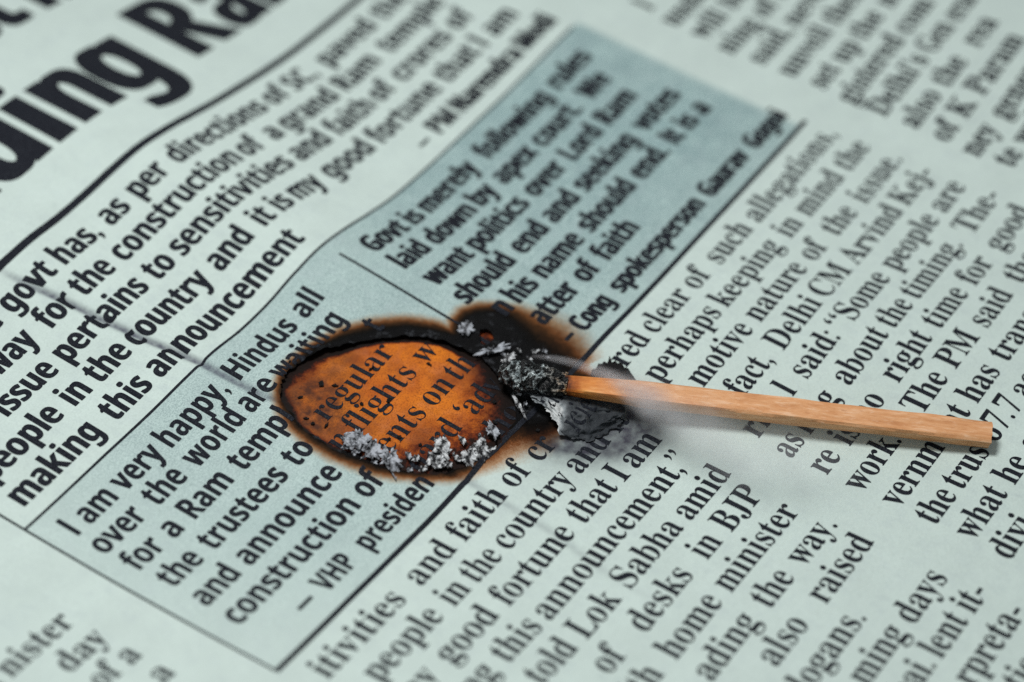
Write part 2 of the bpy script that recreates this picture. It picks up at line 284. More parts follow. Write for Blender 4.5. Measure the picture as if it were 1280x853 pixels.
# ------------------------------------------------------------------ the newspaper page
UA, UB, VA, VB = -9.5, 11.5, -11.5, 9.5
PANEL = (-4.365, 4.36, -2.09, 0.633)
def axis(lo, hi, fa, fb, mid_lo, mid_hi, extra):
    p = list(np.arange(fa, fb, .02))+list(np.arange(mid_lo, fa, .075))+list(np.arange(fb, mid_hi, .075))+list(np.linspace(lo, mid_lo, 14))+list(np.linspace(mid_hi, hi, 14))
    p = np.unique(np.round(p, 4)); p = p[np.min(np.abs(p[:, None]-np.array(extra)[None]), axis=1) > .011]
    return np.unique(np.concatenate([p, extra]))
AU = axis(UA, UB, -2.45, .8, -6.3, 7.9, [PANEL[0], PANEL[1]]); AV = axis(VA, VB, -1.75, 1.45, -7.7, 6.0, [PANEL[2], PANEL[3]])
def clip_sheet(U, V, quads, f):      # keep the part of each face where f > 0, cutting cleanly along f = 0
    tri = np.concatenate([quads[:, [0, 1, 2]], quads[:, [0, 2, 3]]]); P = list(zip(U, V)); val = list(f); cut = {}
    fm = f[tri]; keep = (fm > 0).all(1); mixed = (~keep) & (fm > 0).any(1)
    out = [tuple(t) for t in tri[keep]]
    def edge(a, b):
        k = (min(a, b), max(a, b))
        if k not in cut:
            t = val[a]/(val[a]-val[b]); P.append((P[a][0]+(P[b][0]-P[a][0])*t, P[a][1]+(P[b][1]-P[a][1])*t)); val.append(0.0); cut[k] = len(P)-1
        return cut[k]
    for t in tri[mixed]:
        poly = []
        for q in range(3):
            a, b = int(t[q]), int(t[(q+1) % 3])
            if val[a] > 0: poly.append(a)
            if (val[a] > 0) != (val[b] > 0): poly.append(edge(a, b))
        out.append(tuple(poly))
    return np.array(P), out
def build_sheet(sel, tint):
    nu, nv = len(AU), len(AV); uu, vv = np.meshgrid(AU, AV); U = uu.ravel(); V = vv.ravel()
    i, j = np.meshgrid(np.arange(nu-1), np.arange(nv-1)); i = i.ravel(); j = j.ravel()
    q = np.stack([j*nu+i, (j+1)*nu+i, (j+1)*nu+i+1, j*nu+i+1], 1)
    cu = U[q].mean(1); cv = V[q].mean(1); inp = (cu > PANEL[0]) & (cu < PANEL[1]) & (cv > PANEL[2]) & (cv < PANEL[3])
    q = q[inp] if sel else q[~inp]
    f = np.ones(len(U)); k = near_burn(U, V, .3); f[k] = hole_sd(U[k], V[k])
    P, faces = clip_sheet(U, V, q, f)
    used = sorted({a for t in faces for a in t}); mp = {a: n for n, a in enumerate(used)}; P = P[used]
    faces = [tuple(mp[a] for a in t) for t in faces]
    u, v = P[:, 0], P[:, 1]; z = sheet_h(u, v)
    me = pydata('sheet', np.stack([u, -v, z], 1), faces)
    burn = np.full(len(u), 3.0); k = near_burn(u, v, .6)
    d, w = sdist(u[k], v[k], CHAR); burn[k] = np.minimum(3, d/np.maximum(w, .02))
    ds, _ = sdist(u[k], v[k], SMALL); attr(me, 'burn', burn)
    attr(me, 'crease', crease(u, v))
    def g(a, b, ra, rb=None, th=0):
        x, y = u-a, v-b; x, y = x*math.cos(th)+y*math.sin(th), y*math.cos(th)-x*math.sin(th); return np.exp(-(x/ra)**2-(y/(rb or ra))**2)
    attr(me, 'soot', np.clip(1.7*g(-.42, 1.12, .46, .40, .5)+1.6*g(-.6, .84, .26, .24)+.95*g(-.2, 1.5, .38, .28, .9)+.5*g(.2, .45, .28), 0, 1))
    if tint: attr(me, 'tint', np.clip(.53+.42*np.clip((u+1.5)/4, 0, 1)-.26*np.clip((-3.0-u)/1.3, 0, 1)-.18*np.clip((v-.0)/.6, 0, 1)+.25*fbm(u, v, .8, 31), .15, 1)*np.clip((PANEL[1]+.0-u)/.05, 0, 1))
    return me
paper = thing('newspaper', (0, 0, 0), 'creased newspaper page with a burnt hole through its blue tinted quote box', 'newspaper')
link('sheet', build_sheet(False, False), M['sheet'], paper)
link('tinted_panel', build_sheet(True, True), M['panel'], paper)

# ------------------------------------------------------------------ print
def fit_map(s, style):
    A, a = {'serif': (0x1D400, 0x1D41A), 'sans': (0x1D5D4, 0x1D5EE), 'thin': (0x1D5A0, 0x1D5BA)}[style]; d = {'serif': 0x1D7CE, 'sans': 0x1D7EC, 'thin': 0x1D7E2}[style]
    if style == 'sans' and s[0] == 'I' and len(s) < 3: s = 'l'+s[1:]
    return ''.join(chr(a+ord(c)-97) if 'a' <= c <= 'z' else chr(A+ord(c)-65) if 'A' <= c <= 'Z' else chr(d+ord(c)-48) if '0' <= c <= '9' else c for c in s)
_cache = {}
def glyphs(s, style, off):
    k = (s, style, off)
    if k not in _cache:
        cv = bpy.data.curves.new('t', 'FONT'); cv.body = fit_map(s, style); cv.resolution_u = 3; cv.offset = off; cv.size = 1; cv.fill_mode = 'FRONT'
        o = bpy.data.objects.new('t', cv); COL.objects.link(o); dg = bpy.context.evaluated_depsgraph_get(); ev = o.evaluated_get(dg); me = ev.to_mesh()
        me.calc_loop_triangles()
        V = np.array([v.co[:2] for v in me.vertices]).reshape(-1, 2); T = np.array([t.vertices[:] for t in me.loop_triangles]).reshape(-1, 3)
        ev.to_mesh_clear(); bpy.data.objects.remove(o); bpy.data.curves.remove(cv); _cache[k] = (V, T)
    V, T = _cache[k]; return V.copy(), T.copy()
def refine(V, T, maxe):
    for _ in range(7):
        e = np.stack([np.hypot(*(V[T[:, k]]-V[T[:, (k+1) % 3]]).T) for k in range(3)], 1)
        big = e.max(1) > maxe
        if not big.any(): break
        Vl = list(map(tuple, V)); md = {}; out = []
        long_e = e > maxe
        def mid(a, b):
            k = (min(a, b), max(a, b))
            if k not in md: md[k] = len(Vl); Vl.append(((V[a][0]+V[b][0])/2, (V[a][1]+V[b][1])/2))
            return md[k]
        for t, le in zip(T, long_e):
            a, b, c = map(int, t); n = int(le.sum())
            if n == 0: out.append((a, b, c)); continue
            if n == 3:
                x, y, z = mid(a, b), mid(b, c), mid(c, a); out += [(a, x, z), (x, b, y), (z, y, c), (x, y, z)]
            else:
                r = [i for i in range(3) if le[i]]
                if n == 1:
                    k = r[0]; p = (a, b, c)[k:]+(a, b, c)[:k]; x = mid(p[0], p[1]); out += [(p[0], x, p[2]), (x, p[1], p[2])]
                else:
                    k = [i for i in range(3) if not le[i]][0]; p = (a, b, c)[k:]+(a, b, c)[:k]; x = mid(p[1], p[2]); y = mid(p[2], p[0])
                    out += [(p[0], p[1], x), (p[0], x, y), (y, x, p[2])]
        V = np.array(Vl); T = np.array(out)
    return V, T
class Print:
    def __init__(s): s.V = []; s.T = []; s.n = 0
    def add(s, V, T, hf, fine=None, hole=True):
        if hole and near_burn(V[:, 0], V[:, 1], .05).any():
            V, T = refine(V, T, .03); c = V[T].mean(1); T = T[hole_sd(c[:, 0], c[:, 1]) > .004]
        elif (crease(V[:, 0], V[:, 1]) > .0005).any() or (abs(V[:, 0]-np.interp(V[:, 1], CREASE_V, CREASE_U)) < .2).any(): V, T = refine(V, T, .035)
        elif fine: V, T = refine(V, T, fine)
        if len(T) == 0: return
        s.V.append(np.stack([V[:, 0], -V[:, 1], hf(V[:, 0], V[:, 1])], 1)); s.T.append(T+s.n); s.n += len(V)
    def word(s, txt, v, u0, u1, style, cap, xs, off=0.0, hf=None, fine=None, hole=True, bold=0, lim=0):
        V, T = glyphs(txt, style, off)
        k = cap/.715 if style != 'serif' else cap/.68
        core = txt.rstrip(',.:-”'); Vc = glyphs(core, style, off)[0] if core and core != txt else V
        w = (Vc[:, 0].max()-V[:, 0].min())*k
        if u0 is not None and u1 is not None and lim:
            r = (u1-u0)/w; r2 = min(max(r, lim*.985), lim*1.05); c_ = (u0+u1)/2+.012*(r2 > r); u0, u1 = c_-w*r2/2, c_+w*r2/2
        if u0 is None: u0 = u1-w*xs
        if u1 is None: u1 = u0+w*xs
        V[:, 0] = (V[:, 0]-V[:, 0].min())*k*(u1-u0)/w+u0; V[:, 1] = v-V[:, 1]*k
        for n_, sh in enumerate((0,) if not bold else (0, -bold, bold)):
            W = V.copy(); W[:, 0] += sh
            s.add(W, T, hf or (lambda a, b, n_=n_: sheet_h(a, b)+.004+.0012*n_), fine, hole)
    def row(s, words, style, cap, xs, off, bold_of, gap):
        k = cap/.715 if style != 'serif' else cap/.68; ext = []
        for v, t, u0, u1 in sorted(words, key=lambda q: q[2] if q[2] is not None else q[3]-.3):
            V = glyphs(t, style, off)[0]; core = t.rstrip(',.:-”'); Vc = glyphs(core, style, off)[0] if core and core != t else V
            w = (Vc[:, 0].max()-Vc[:, 0].min())*k; full = (V[:, 0].max()-V[:, 0].min())*k/w
            if t == '“': pass
            elif u0 is None: u0 = u1-w*xs
            elif u1 is None: u1 = u0+w*xs
            else: r = min(max((u1-u0)/w, xs*.985), xs*1.05); c_ = (u0+u1)/2+.01; u0, u1 = c_-w*r/2, c_+w*r/2
            ext.append([v, t, u0, u1, full])
        for a, b in zip(ext, ext[1:]):
            d = gap-(b[2]-(a[2]+(a[3]-a[2])*a[4]))
            if d > 0 and a[1] != '“': fa = min(.75, max(.25, (a[3]-a[2])/(a[3]-a[2]+b[3]-b[2]))); a[3] -= d*fa; b[2] += d*(1-fa)
        for v, t, u0, u1, full in ext: s.word(t, v, u0, u1, style, cap, xs, off, bold=bold_of(t))
    def bar(s, u0, v0, u1, v1, th, hf=None):
        n = max(2, int(math.hypot(u1-u0, v1-v0)/.04)); L = math.hypot(u1-u0, v1-v0); nx, ny = -(v1-v0)/L*th/2, (u1-u0)/L*th/2
        V = []; T = []
        for i in range(n+1):
            t = i/n; x, y = u0+(u1-u0)*t, v0+(v1-v0)*t; j = 1+.10*f1(x*3.1, y*3.1, 6, 2)
            V += [(x+nx*j, y+ny*j), (x-nx*j, y-ny*j)]
            if i: k = 2*i; T += [(k-2, k-1, k+1), (k-2, k+1, k)]
        s.add(np.array(V), np.array(T), hf or (lambda a, b: sheet_h(a, b)+.0045))
    def build(s, name, parent, mat=None):
        V = np.concatenate(s.V); T = np.concatenate(s.T); nrm = T[:, [0, 2, 1]]
        return link(name, pydata(name, V, nrm), mat or M['ink'], parent, False)
LINES = [
('q1',-3.823,[('the', None, -2.67), ('govt', -2.54, -1.93), ('has,', -1.79, -1.37), ('as', -1.15, -0.86), ('per', -0.7, -0.29), ('directions', -0.12, 1.27), ('of', 1.4, 1.6), ('SC,', 1.76, 2.0), ('paved', 2.29, 3.12), ('the', 3.3, 3.65)]),
('q2',-3.437,[('way', -3.12, -2.73), ('for', -2.42, -2.14), ('the', -1.96, -1.59), ('construction', -1.42, 0.4), ('of', 0.48, 0.7), ('a', 0.88, 1.03), ('grand', 1.13, 1.94), ('Ram', 2.07, 2.66), ('temple', 2.85, 3.81)]),
('q3',-3.051,[('issue', -3.5, -2.81), ('pertains', -2.66, -1.55), ('to', -1.37, -1.17), ('sensitivities', -1.03, 0.7), ('and', 0.81, 1.3), ('faith', 1.47, 2.03), ('of', 2.15, 2.4), ('crores', 2.56, 3.39), ('of', 3.56, 3.78)]),
('q4',-2.659,[('people', None, -3.18), ('in', -3.04, -2.82), ('the', -2.66, -2.29), ('country', -2.12, -1.15), ('and', -0.95, -0.46), ('it', -0.27, -0.11), ('is', 0.02, 0.18), ('my', 0.3, 0.64), ('good', 0.81, 1.5), ('fortune', 1.65, 2.62), ('that', 2.81, 3.34), ('I', 3.48, None), ('am', 3.67, 4.05)]),
('q5',-2.261,[('making', -4.14, -3.17), ('this', -2.93, -2.47), ('announcement', -2.33, -0.18)]),
('q6',-2.273,[('PM', 2.1, 2.4), ('Narendra', 2.54, 3.54), ('Modi', 3.67, 4.21)]),
('v1',-1.680,[('I', -4.14, None), ('am', -3.99, -3.61), ('very', -3.49, -3.03), ('happy,', -2.83, -2.19), ('Hindus', -1.89, -1.08), ('all', -0.92, -0.67)]),
('v2',-1.355,[('over', -4.15, -3.65), ('the', -3.47, -3.08), ('world', -2.92, -2.24), ('are', -2.14, -1.81), ('waiting', -1.65, -0.81)]),
('v3',-1.009,[('for', -4.11, -3.84), ('a', -3.68, -3.54), ('Ram', -3.4, -2.86), ('templ', -2.7, -2.02), ('t', -0.69, -0.64)]),
('v4',-0.651,[('the', -4.11, -3.73), ('trustees', -3.58, -2.54), ('to', -2.39, -2.18)]),
('v5',-0.284,[('and', -4.13, -3.67), ('announce', -3.55, -2.24)]),
('v6',0.067,[('construction', -4.14, -2.45), ('of', -2.31, -2.11)]),
('v7',0.439,[('VHP', -3.38, -3.04), ('presiden', -2.82, -1.87)]),
('w1',-1.655,[('Govt', 0.17, 0.67), ('is', 0.78, 0.96), ('merely', 1.06, 1.84), ('following', 2.05, 3.19), ('rules', 3.35, 3.95)]),
('w2',-1.309,[('laid', 0.16, 0.54), ('down', 0.67, 1.34), ('by', 1.45, 1.69), ('apex', 1.85, 2.41), ('court.', 2.58, 3.14), ('We', 3.45, 3.74)]),
('w3',-0.952,[('want', 0.18, 0.75), ('politics', 0.86, 1.73), ('over', 1.9, 2.37), ('Lord', 2.55, 3.06), ('Ram', 3.2, 3.72)]),
('w4',-0.595,[('should', 0.16, 0.94), ('end', 1.1, 1.54), ('and', 1.66, 2.09), ('seeking', 2.23, 3.16), ('votes', 3.36, 3.97)]),
('w5',-0.237,[('his', 0.51, 0.8), ('name', 0.95, 1.61), ('should', 1.76, 2.56), ('end.', 2.72, 3.12), ('It', 3.36, 3.48), ('is', 3.61, 3.78), ('a', 3.88, 4.01)]),
('w6',0.107,[('atter', 0.41, 0.99), ('of', 1.16, 1.36), ('faith', 1.52, 2.06)]),
('w7',0.458,[('Cong', 0.55, 1.06), ('spokesperson', 1.21, 2.75), ('Gaurav', 2.88, 3.62), ('Gogoi', 3.76, 4.37)]),
('r1',1.016,[('red', 0.42, 0.79), ('clear', 0.92, 1.54), ('of', 1.68, 1.91), ('such', 2.09, 2.72), ('allegations,', 2.85, 4.33)]),
('r2',1.376,[('perhaps', 0.42, 1.5), ('keeping', 1.61, 2.66), ('in', 2.83, 3.08), ('mind', 3.22, 3.91), ('the', 4.07, 4.42)]),
('r3',1.736,[('motive', 0.59, 1.47), ('nature', 1.62, 2.52), ('of', 2.69, 2.92), ('the', 3.14, 3.53), ('issue.', 3.7, 4.4)]),
('r4',2.096,[('fact,', 0.73, 1.12), ('Delhi', 1.41, 2.18), ('CM', 2.29, 2.71), ('Arvind', 2.85, 3.85), ('Kej-', 3.98, 4.25)]),
('r5',2.456,[('ri', 0.35, None), ('l', None, 1.05), ('said:', 1.23, 1.8), ('Some', 2.17, 2.82), ('people', 3.05, 3.84), ('are', 4.06, 4.4)]),
('r6',2.816,[('as', 0.33, 0.57), ('g', None, 1.21), ('about', 1.41, 2.15), ('the', 2.28, 2.61), ('timing.', 2.79, 3.55), ('The-', 3.92, 4.35)]),
('r7',3.176,[('re', 0.33, 0.57), ('no', None, 1.43), ('right', 1.67, 2.34), ('time', 2.54, 3.04), ('for', 3.27, 3.58), ('good', 3.81, None)]),
('r8',3.536,[('work.', 0.37, 0.94), ('The', 1.51, 1.9), ('PM', 2.14, 2.56), ('said', 2.77, 3.29), ('the', 3.5, None)]),
('r9',3.896,[('vernm', 0.36, 1.16), ('nt', None, 1.73), ('has', 1.87, 2.27), ('trans', 2.46, None)]),
('r10',4.256,[('the', 0.34, 0.72), ('trus', 0.86, 1.34)]),
('r11',4.616,[('what', 0.37, 0.99), ('he', 1.15, None)]),
('r12',4.976,[('divi', 0.33, None)]),
('s1',1.031,[('itivities', -4.2, -3.1), ('and', -2.9, -2.36), ('faith', -2.24, -1.6), ('of', -1.45, -1.23), ('cr', -1.04, -0.83)]),
('s2',1.391,[('people', -3.96, -3.09), ('in', -2.91, -2.67), ('the', -2.58, -2.21), ('country', -2.09, -1.1), ('and', -0.96, -0.48), ('it', -0.31, -0.16)]),
('s3',1.751,[('good', -3.47, -2.77), ('fortune', -2.62, -1.62), ('that', -1.44, -0.92), ('I', -0.81, None), ('am', -0.61, -0.17)]),
('s4',2.111,[('this', -3.16, -2.67), ('announcement,”', -2.56, -0.43)]),
('s5',2.471,[('told', -3.21, -2.67), ('Lok', -2.52, -2.02), ('Sabha', -1.84, -0.99), ('amid', -0.87, -0.16)]),
('s6',2.831,[('of', -2.73, -2.5), ('desks', -2.18, -1.42), ('in', -1.18, -0.93), ('BJP', -0.73, -0.25)]),
('s7',3.191,[('with', None, -2.47), ('home', -2.29, -1.53), ('minister', -1.37, -0.22)]),
('s8',3.551,[('ading', -2.29, -1.56), ('the', -1.32, -0.96), ('way.', -0.7, -0.29)]),
('s9',3.911,[('also', -1.86, -1.34), ('raised', -1.03, -0.17)]),
('s10',4.271,[('slogans.', None, -1.04)]),
('s11',4.631,[('ming', -1.57, -0.98), ('days', -0.78, -0.2)]),
('s12',4.991,[('lent', -1.0, -0.53), ('it-', -0.39, -0.23)]),
('s13',5.351,[('rpreta-', None, -0.22)]),
('z1',-1.040,[('nister', -5.71, -4.93)]),
('z2',-0.694,[('day', -5.3, -4.95)]),
('z3',-0.358,[('of', -5.26, -5.16), ('a', -5.0, -4.89)]),
('x2',-0.871,[('will', 4.97, 5.38)]),
('x3',-0.511,[('ning', 4.93, 5.45)]),
('x4',-0.151,[('said,', 4.95, 5.46)]),
('x5',0.209,[('unveil', 4.96, 5.71)]),
('x6',0.569,[('set', 4.97, 5.28), ('up', 5.42, 5.66), ('the', 5.84, 6.19)]),
('x7',0.929,[('gistered', 4.95, 5.95)]),
('x8',1.289,[('Delhi’s', 4.96, 5.81), ('Gen', 5.97, None)]),
('x9',1.649,[('also', 4.97, 5.42), ('the', 5.67, 5.97), ('rea', 6.27, None)]),
('x10',2.009,[('of', 4.96, 5.14), ('K', 5.35, 5.5), ('Param', 5.67, 6.61)]),
('x11',2.369,[('ney', 4.95, 5.26), ('general', 5.5, None)]),
('x12',2.729,[('te', 4.97, 5.1)]),
('b1',-0.808,[('regular', -1.79, -0.76)]),
('b2',-0.492,[('on', None, -1.82), ('flights', -1.73, -0.83), ('w', -0.7, None)]),
('b3',-0.141,[('ents', -1.75, -1.17), ('on', -1.07, -0.75), ('th', -0.63, -0.45)]),
('b4',0.208,[('oard', None, -1.11), ('ad', -0.91, -0.61)]),
]
MORE = [('w5',-.237,[('n',None,.40)]),('q2',-3.437,[('the',None,-3.25)]),('v1',-1.68,[]),
 ('r5',2.456,[('“',1.96,2.10)]),('r4',2.096,[('n',None,.60)]),('r6',2.816,[('k',.62,.82)]),('r7',3.176,[('is',.76,.92)]),('r10',4.256,[('67.7',1.62,1.99),('acres',2.10,None)]),('r11',4.616,[('said',1.62,None)]),
 ('s3',1.751,[('my',None,-3.62)]),('s4',2.111,[('ng',None,-3.30)]),('s10',4.271,[]),('s11',4.631,[]),('s12',4.991,[('bai.',None,-1.13)]),('s14',5.711,[('tions',None,-.22)]),('s8',3.551,[]),
 ('z1',-1.04,[('mi',None,-5.74)]),('z3',-.358,[('also',None,-5.42)]),('z4',-.012,[('a',-4.99,-4.89)]),
 ('x0',-1.591,[('l',5.0,None)]),('x1',-1.231,[('under',4.93,None)]),('x2',-.871,[('be',5.54,None)]),('x3',-.511,[('of the',5.60,None)]),('x4',-.151,[('never',5.64,None)]),('x5',.209,[('there',5.87,None)]),
 ('x6',.569,[('new',6.37,None)]),('x7',.929,[('com',6.10,None)]),('x8',1.289,[('eral',6.42,None)]),('x11',2.369,[]),('x12',2.729,[('write',5.28,None)])]
STY = {'q': ('sans', .268, .77, 0), 'v': ('sans', .244, .765, 0), 'w': ('sans', .244, .75, 0), 'r': ('serif', .252, .90, .002), 's': ('serif', .252, .915, .0), 'x': ('serif', .256, .88, .012), 'z': ('serif', .246, .92, 0), 'b': ('serif', .244, .95, -.008)}
PART = {'q': 'quote_line', 'v': 'quote_line', 'w': 'quote_line', 'r': 'article_line', 's': 'article_line', 'x': 'article_line', 'z': 'article_line'}
DASH = {'q6': (1.81, -2.34, 1.96, -2.34), 'v7': (-3.71, .355, -3.53, .355), 'w7': (.35, .37, .47, .37)}
rows = {}
for k, v, ws in LINES+MORE: rows.setdefault(k, []).extend((v, *w) for w in ws)
for k, ws in rows.items():
    if k[0] == 'b' or not ws: continue
    st, cap, xs, off = STY[k[0]]; p = Print()
    if k in ('q6', 'v7', 'w7'): cap *= .90; xs *= .93
    p.row(ws, st, cap, xs, off, lambda t: .012 if t in ('Narendra', 'Modi', 'Gaurav', 'Gogoi') else .011 if k[0] == 'w' else .007 if k[0] == 'q' else .003 if k[0] == 'v' else 0, .085)
    if k in DASH: p.bar(*DASH[k], .038)
    if p.V: p.build(PART[k[0]], paper)
hd = Print()
for t, u0, u1, cap in (('in', None, -1.50, 1.04), ('u', -1.36, -.76, 1.06), ('i', -.58, -.39, 1.06), ('n', -.195, .345, 1.07), ('g', .455, 1.085, 1.13), ('R', 1.53, 2.16, 1.10), ('am', 2.25, None, 1.06)):
    hd.word(t, -4.92, u0, u1, 'sans', cap, .60, 0, fine=.09, bold=.045)
hd.build('headline_line', paper)
hd = Print(); hd.word('just', -6.57, None, .82, 'sans', 1.06, .60, 0, fine=.09, bold=.045); hd.word('has', -6.57, 1.10, None, 'sans', 1.06, .60, 0, fine=.09, bold=.045); hd.build('headline_line', paper)
for a in ((-6.2, -4.287, 7.6, -4.287, .085), (-4.365, -2.09, 4.24, -2.09, .026), (-4.365, .633, 4.43, .633, .052), (-4.365, -4.287, -4.365, .633, .022), (-.12, -1.90, -.13, -.40, .028)):
    r = Print(); r.bar(*a); r.build('printed_rule', paper)

# ------------------------------------------------------------------ the page underneath
def under_h(u, v): return base_h(u, v)-.035+.01*fbm(np.asarray(u), np.asarray(v), 2.2, 41, 3)
under = thing('newspaper_page', (0, 0, -.08), 'scorched orange newspaper page with serif print showing through the burnt hole', 'newspaper page')
a_u = np.unique(np.concatenate([np.linspace(UA, -2.5, 26), np.arange(-2.5, .3, .025), np.linspace(.3, UB, 36)])); a_v = np.unique(np.concatenate([np.linspace(VA, -1.8, 30), np.arange(-1.8, 1.0, .025), np.linspace(1.0, VB, 28)]))
uu, vv = np.meshgrid(a_u, a_v); U = uu.ravel(); V = vv.ravel(); nu = len(a_u); i, j = np.meshgrid(np.arange(nu-1), np.arange(len(a_v)-1)); i = i.ravel(); j = j.ravel()
zz = under_h(U, V)-.05*np.clip((np.maximum(abs(U+1)-2, abs(V)-2))/2, 0, 1)
me = pydata('under_sheet', np.stack([U, -V, zz], 1), np.stack([j*nu+i, (j+1)*nu+i, (j+1)*nu+i+1, j*nu+i+1], 1))
d, w = sdist(U, V, HOLE); ds, _ = sdist(U, V, SMALL); attr(me, 'burn', np.where(ds < .1, .62, np.clip(-d/np.maximum(w, .02), -1, 2.5)))
gs = lambda a, b, ra, rb: np.exp(-((U-a)/ra)**2-((V-b)/rb)**2)
attr(me, 'stain', np.clip(1.25*gs(-1.64, -1.05, .36, .30)+.55*gs(-1.45, .0, .22, .16)+.9*gs(-.45, .15, .16, .35)+.7*gs(-1.85, -.75, .2, .35)+.45*gs(-1.1, -1.12, .25, .1)+.8*gs(-.75, .38, .25, .12), 0, 1))
link('scorched_sheet', me, M['scorch'], under)
pb = Print(); uh = lambda a, b: under_h(a, b)+.006
for k, v, ws in LINES:
    if k[0] != 'b': continue
    st, cap, xs, off = STY['b']
    for t, u0, u1 in ws: pb.word(t, v+.03, None if u0 is None else u0-.02, None if u1 is None else u1-.02, st, cap, xs, off, uh, hole=False, lim=xs)
pb.word('v', .24, -.62, -.46, 'serif', .236, 1, -.012, uh, hole=False); pb.word('ho', .565, -1.0, -.62, 'serif', .236, 1, -.012, uh, hole=False); pb.word('‘', .24, -1.0, -.95, 'serif', .236, 1, -.0, uh, hole=False)
pb.word('a', -.14, -.235, -.08, 'serif', .29, 1, 0, uh, hole=False)
pb.build('article_text', under)

# ------------------------------------------------------------------ the spent match
A0 = page_point(702, 481, .24); A1 = page_point(1238, 544, .137)
ax = (A1-A0).normalized(); Lm = (A1-A0).length
view = (CAM-(A0+A1)/2).normalized(); view = (view-ax*view.dot(ax)).normalized()
n1 = Matrix.Rotation(math.radians(19.7), 3, ax) @ view
if n1.z < view.z: n1 = Matrix.Rotation(math.radians(-19.7), 3, ax) @ view
n2 = ax.cross(n1)
if n2.dot(view) < 0: n2 = -n2
match = thing('burnt_match', A0, 'spent wooden match with a charred head lying across the newspaper', 'match')
match.matrix_world = Matrix((ax, n2, n1)).transposed().to_4x4(); match.matrix_world.translation = A0
def local_obj(name, V, Fc, mat, parent):      # vertices given in the parent's own axes
    me = pydata(name, V, Fc); o = bpy.data.objects.new(name, me); COL.objects.link(o); me.materials.append(mat); o.parent = parent
    me.polygons.foreach_set('use_smooth', [True]*len(me.polygons)); return o
bpy.context.view_layer.update()
S = .1; prof = []
for (x0, y0, x1, y1) in ((-1, -1, 1, -1), (1, -1, 1, 1), (1, 1, -1, 1), (-1, 1, -1, -1)):
    for t in np.linspace(.11, .89, 7): prof.append((x0+(x1-x0)*t, y0+(y1-y0)*t))
prof = np.array(prof); NP = len(prof); NX = 150; V = []; Fc = []; bv = []
for i in range(NX+1):
    x = Lm*i/NX; tp = .72+.28*min(1, max(0, (x+.0)/.7))**.8
    for q, (a, b) in enumerate(prof):
        fib = .007*f1(x*.8, q*1.7, 3, 51, 2)*2; s = S*tp+fib
        xx = x
        if i == NX: xx = x+.02*f1(a*2., b*2., 2, 61)
        if i == 0: xx = x-.03+.05*f1(a*2., b*2., 2, 63)
        V.append((xx, a*s, b*s+.012*math.sin(math.pi*x/Lm)*0)); bv.append(min(1, .05+x/.8))
for i in range(NX):
    for q in range(NP): a = i*NP+q; b = i*NP+(q+1) % NP; Fc.append((a, b, b+NP, a+NP))
for base, s in ((0, 0), (NX*NP, 1)):
    c = len(V); V.append((np.mean([V[base+q][0] for q in range(NP)])+(.004 if s else 0), 0, 0)); bv.append(0.06 if s == 0 else 1)
    for q in range(NP): Fc.append((base+q, base+(q+1) % NP, c) if s else (base+(q+1) % NP, base+q, c))
sh = local_obj('match_stick', V, Fc, M['wood'], match); attr(sh.data, 'burn', bv)
sh.data.set_sharp_from_angle(angle=math.radians(40))
# head: lumpy char, thicker in the middle
B0 = page_point(625, 466, .17); hv = match.matrix_world.inverted() @ B0; HL = hv.length+.05
NR, NS = 90, 72; V = []; Fc = []; wm = []
for i in range(NR+1):
    t = i/NR; r = .86*(.045+.115*math.sin(math.pi*min(1, t*1.02))**.55) if t < .72 else .86*(.045+.115*math.sin(math.pi*.7344)**.55)*(1-.22*(t-.72)/.28)
    if i == 0: r = .004
    c = hv*(1-t)*1.02+Vector((.05, 0, 0))*t
    for k in range(NS):
        th = 2*math.pi*k/NS; ca, sa = math.cos(th), math.sin(th)
        n3 = 1+.6*f1(t*5.2+ca*.9+3, sa*.9+t*1.3, 2.3, 71, 4)+.26*f1(t*9+ca*2, sa*2, 5, 75, 3)
        V.append((c.x+.03*f1(ca*2, sa*2+t*9, 2, 77), c.y+r*1.02*ca*n3, c.z+r*.98*sa*n3)); wm.append(max(0, (t-.62)/.38))
for i in range(NR):
    for k in range(NS): a = i*NS+k; b = i*NS+(k+1) % NS; Fc.append((a, a+NS, b+NS, b))
c = len(V); V.append(tuple(hv)); wm.append(0); Fc += [(k, (k+1) % NS, c) for k in range(NS)]
hd_o = local_obj('charred_head', V, Fc, M['head'], match); attr(hd_o.data, 'warm', wm)

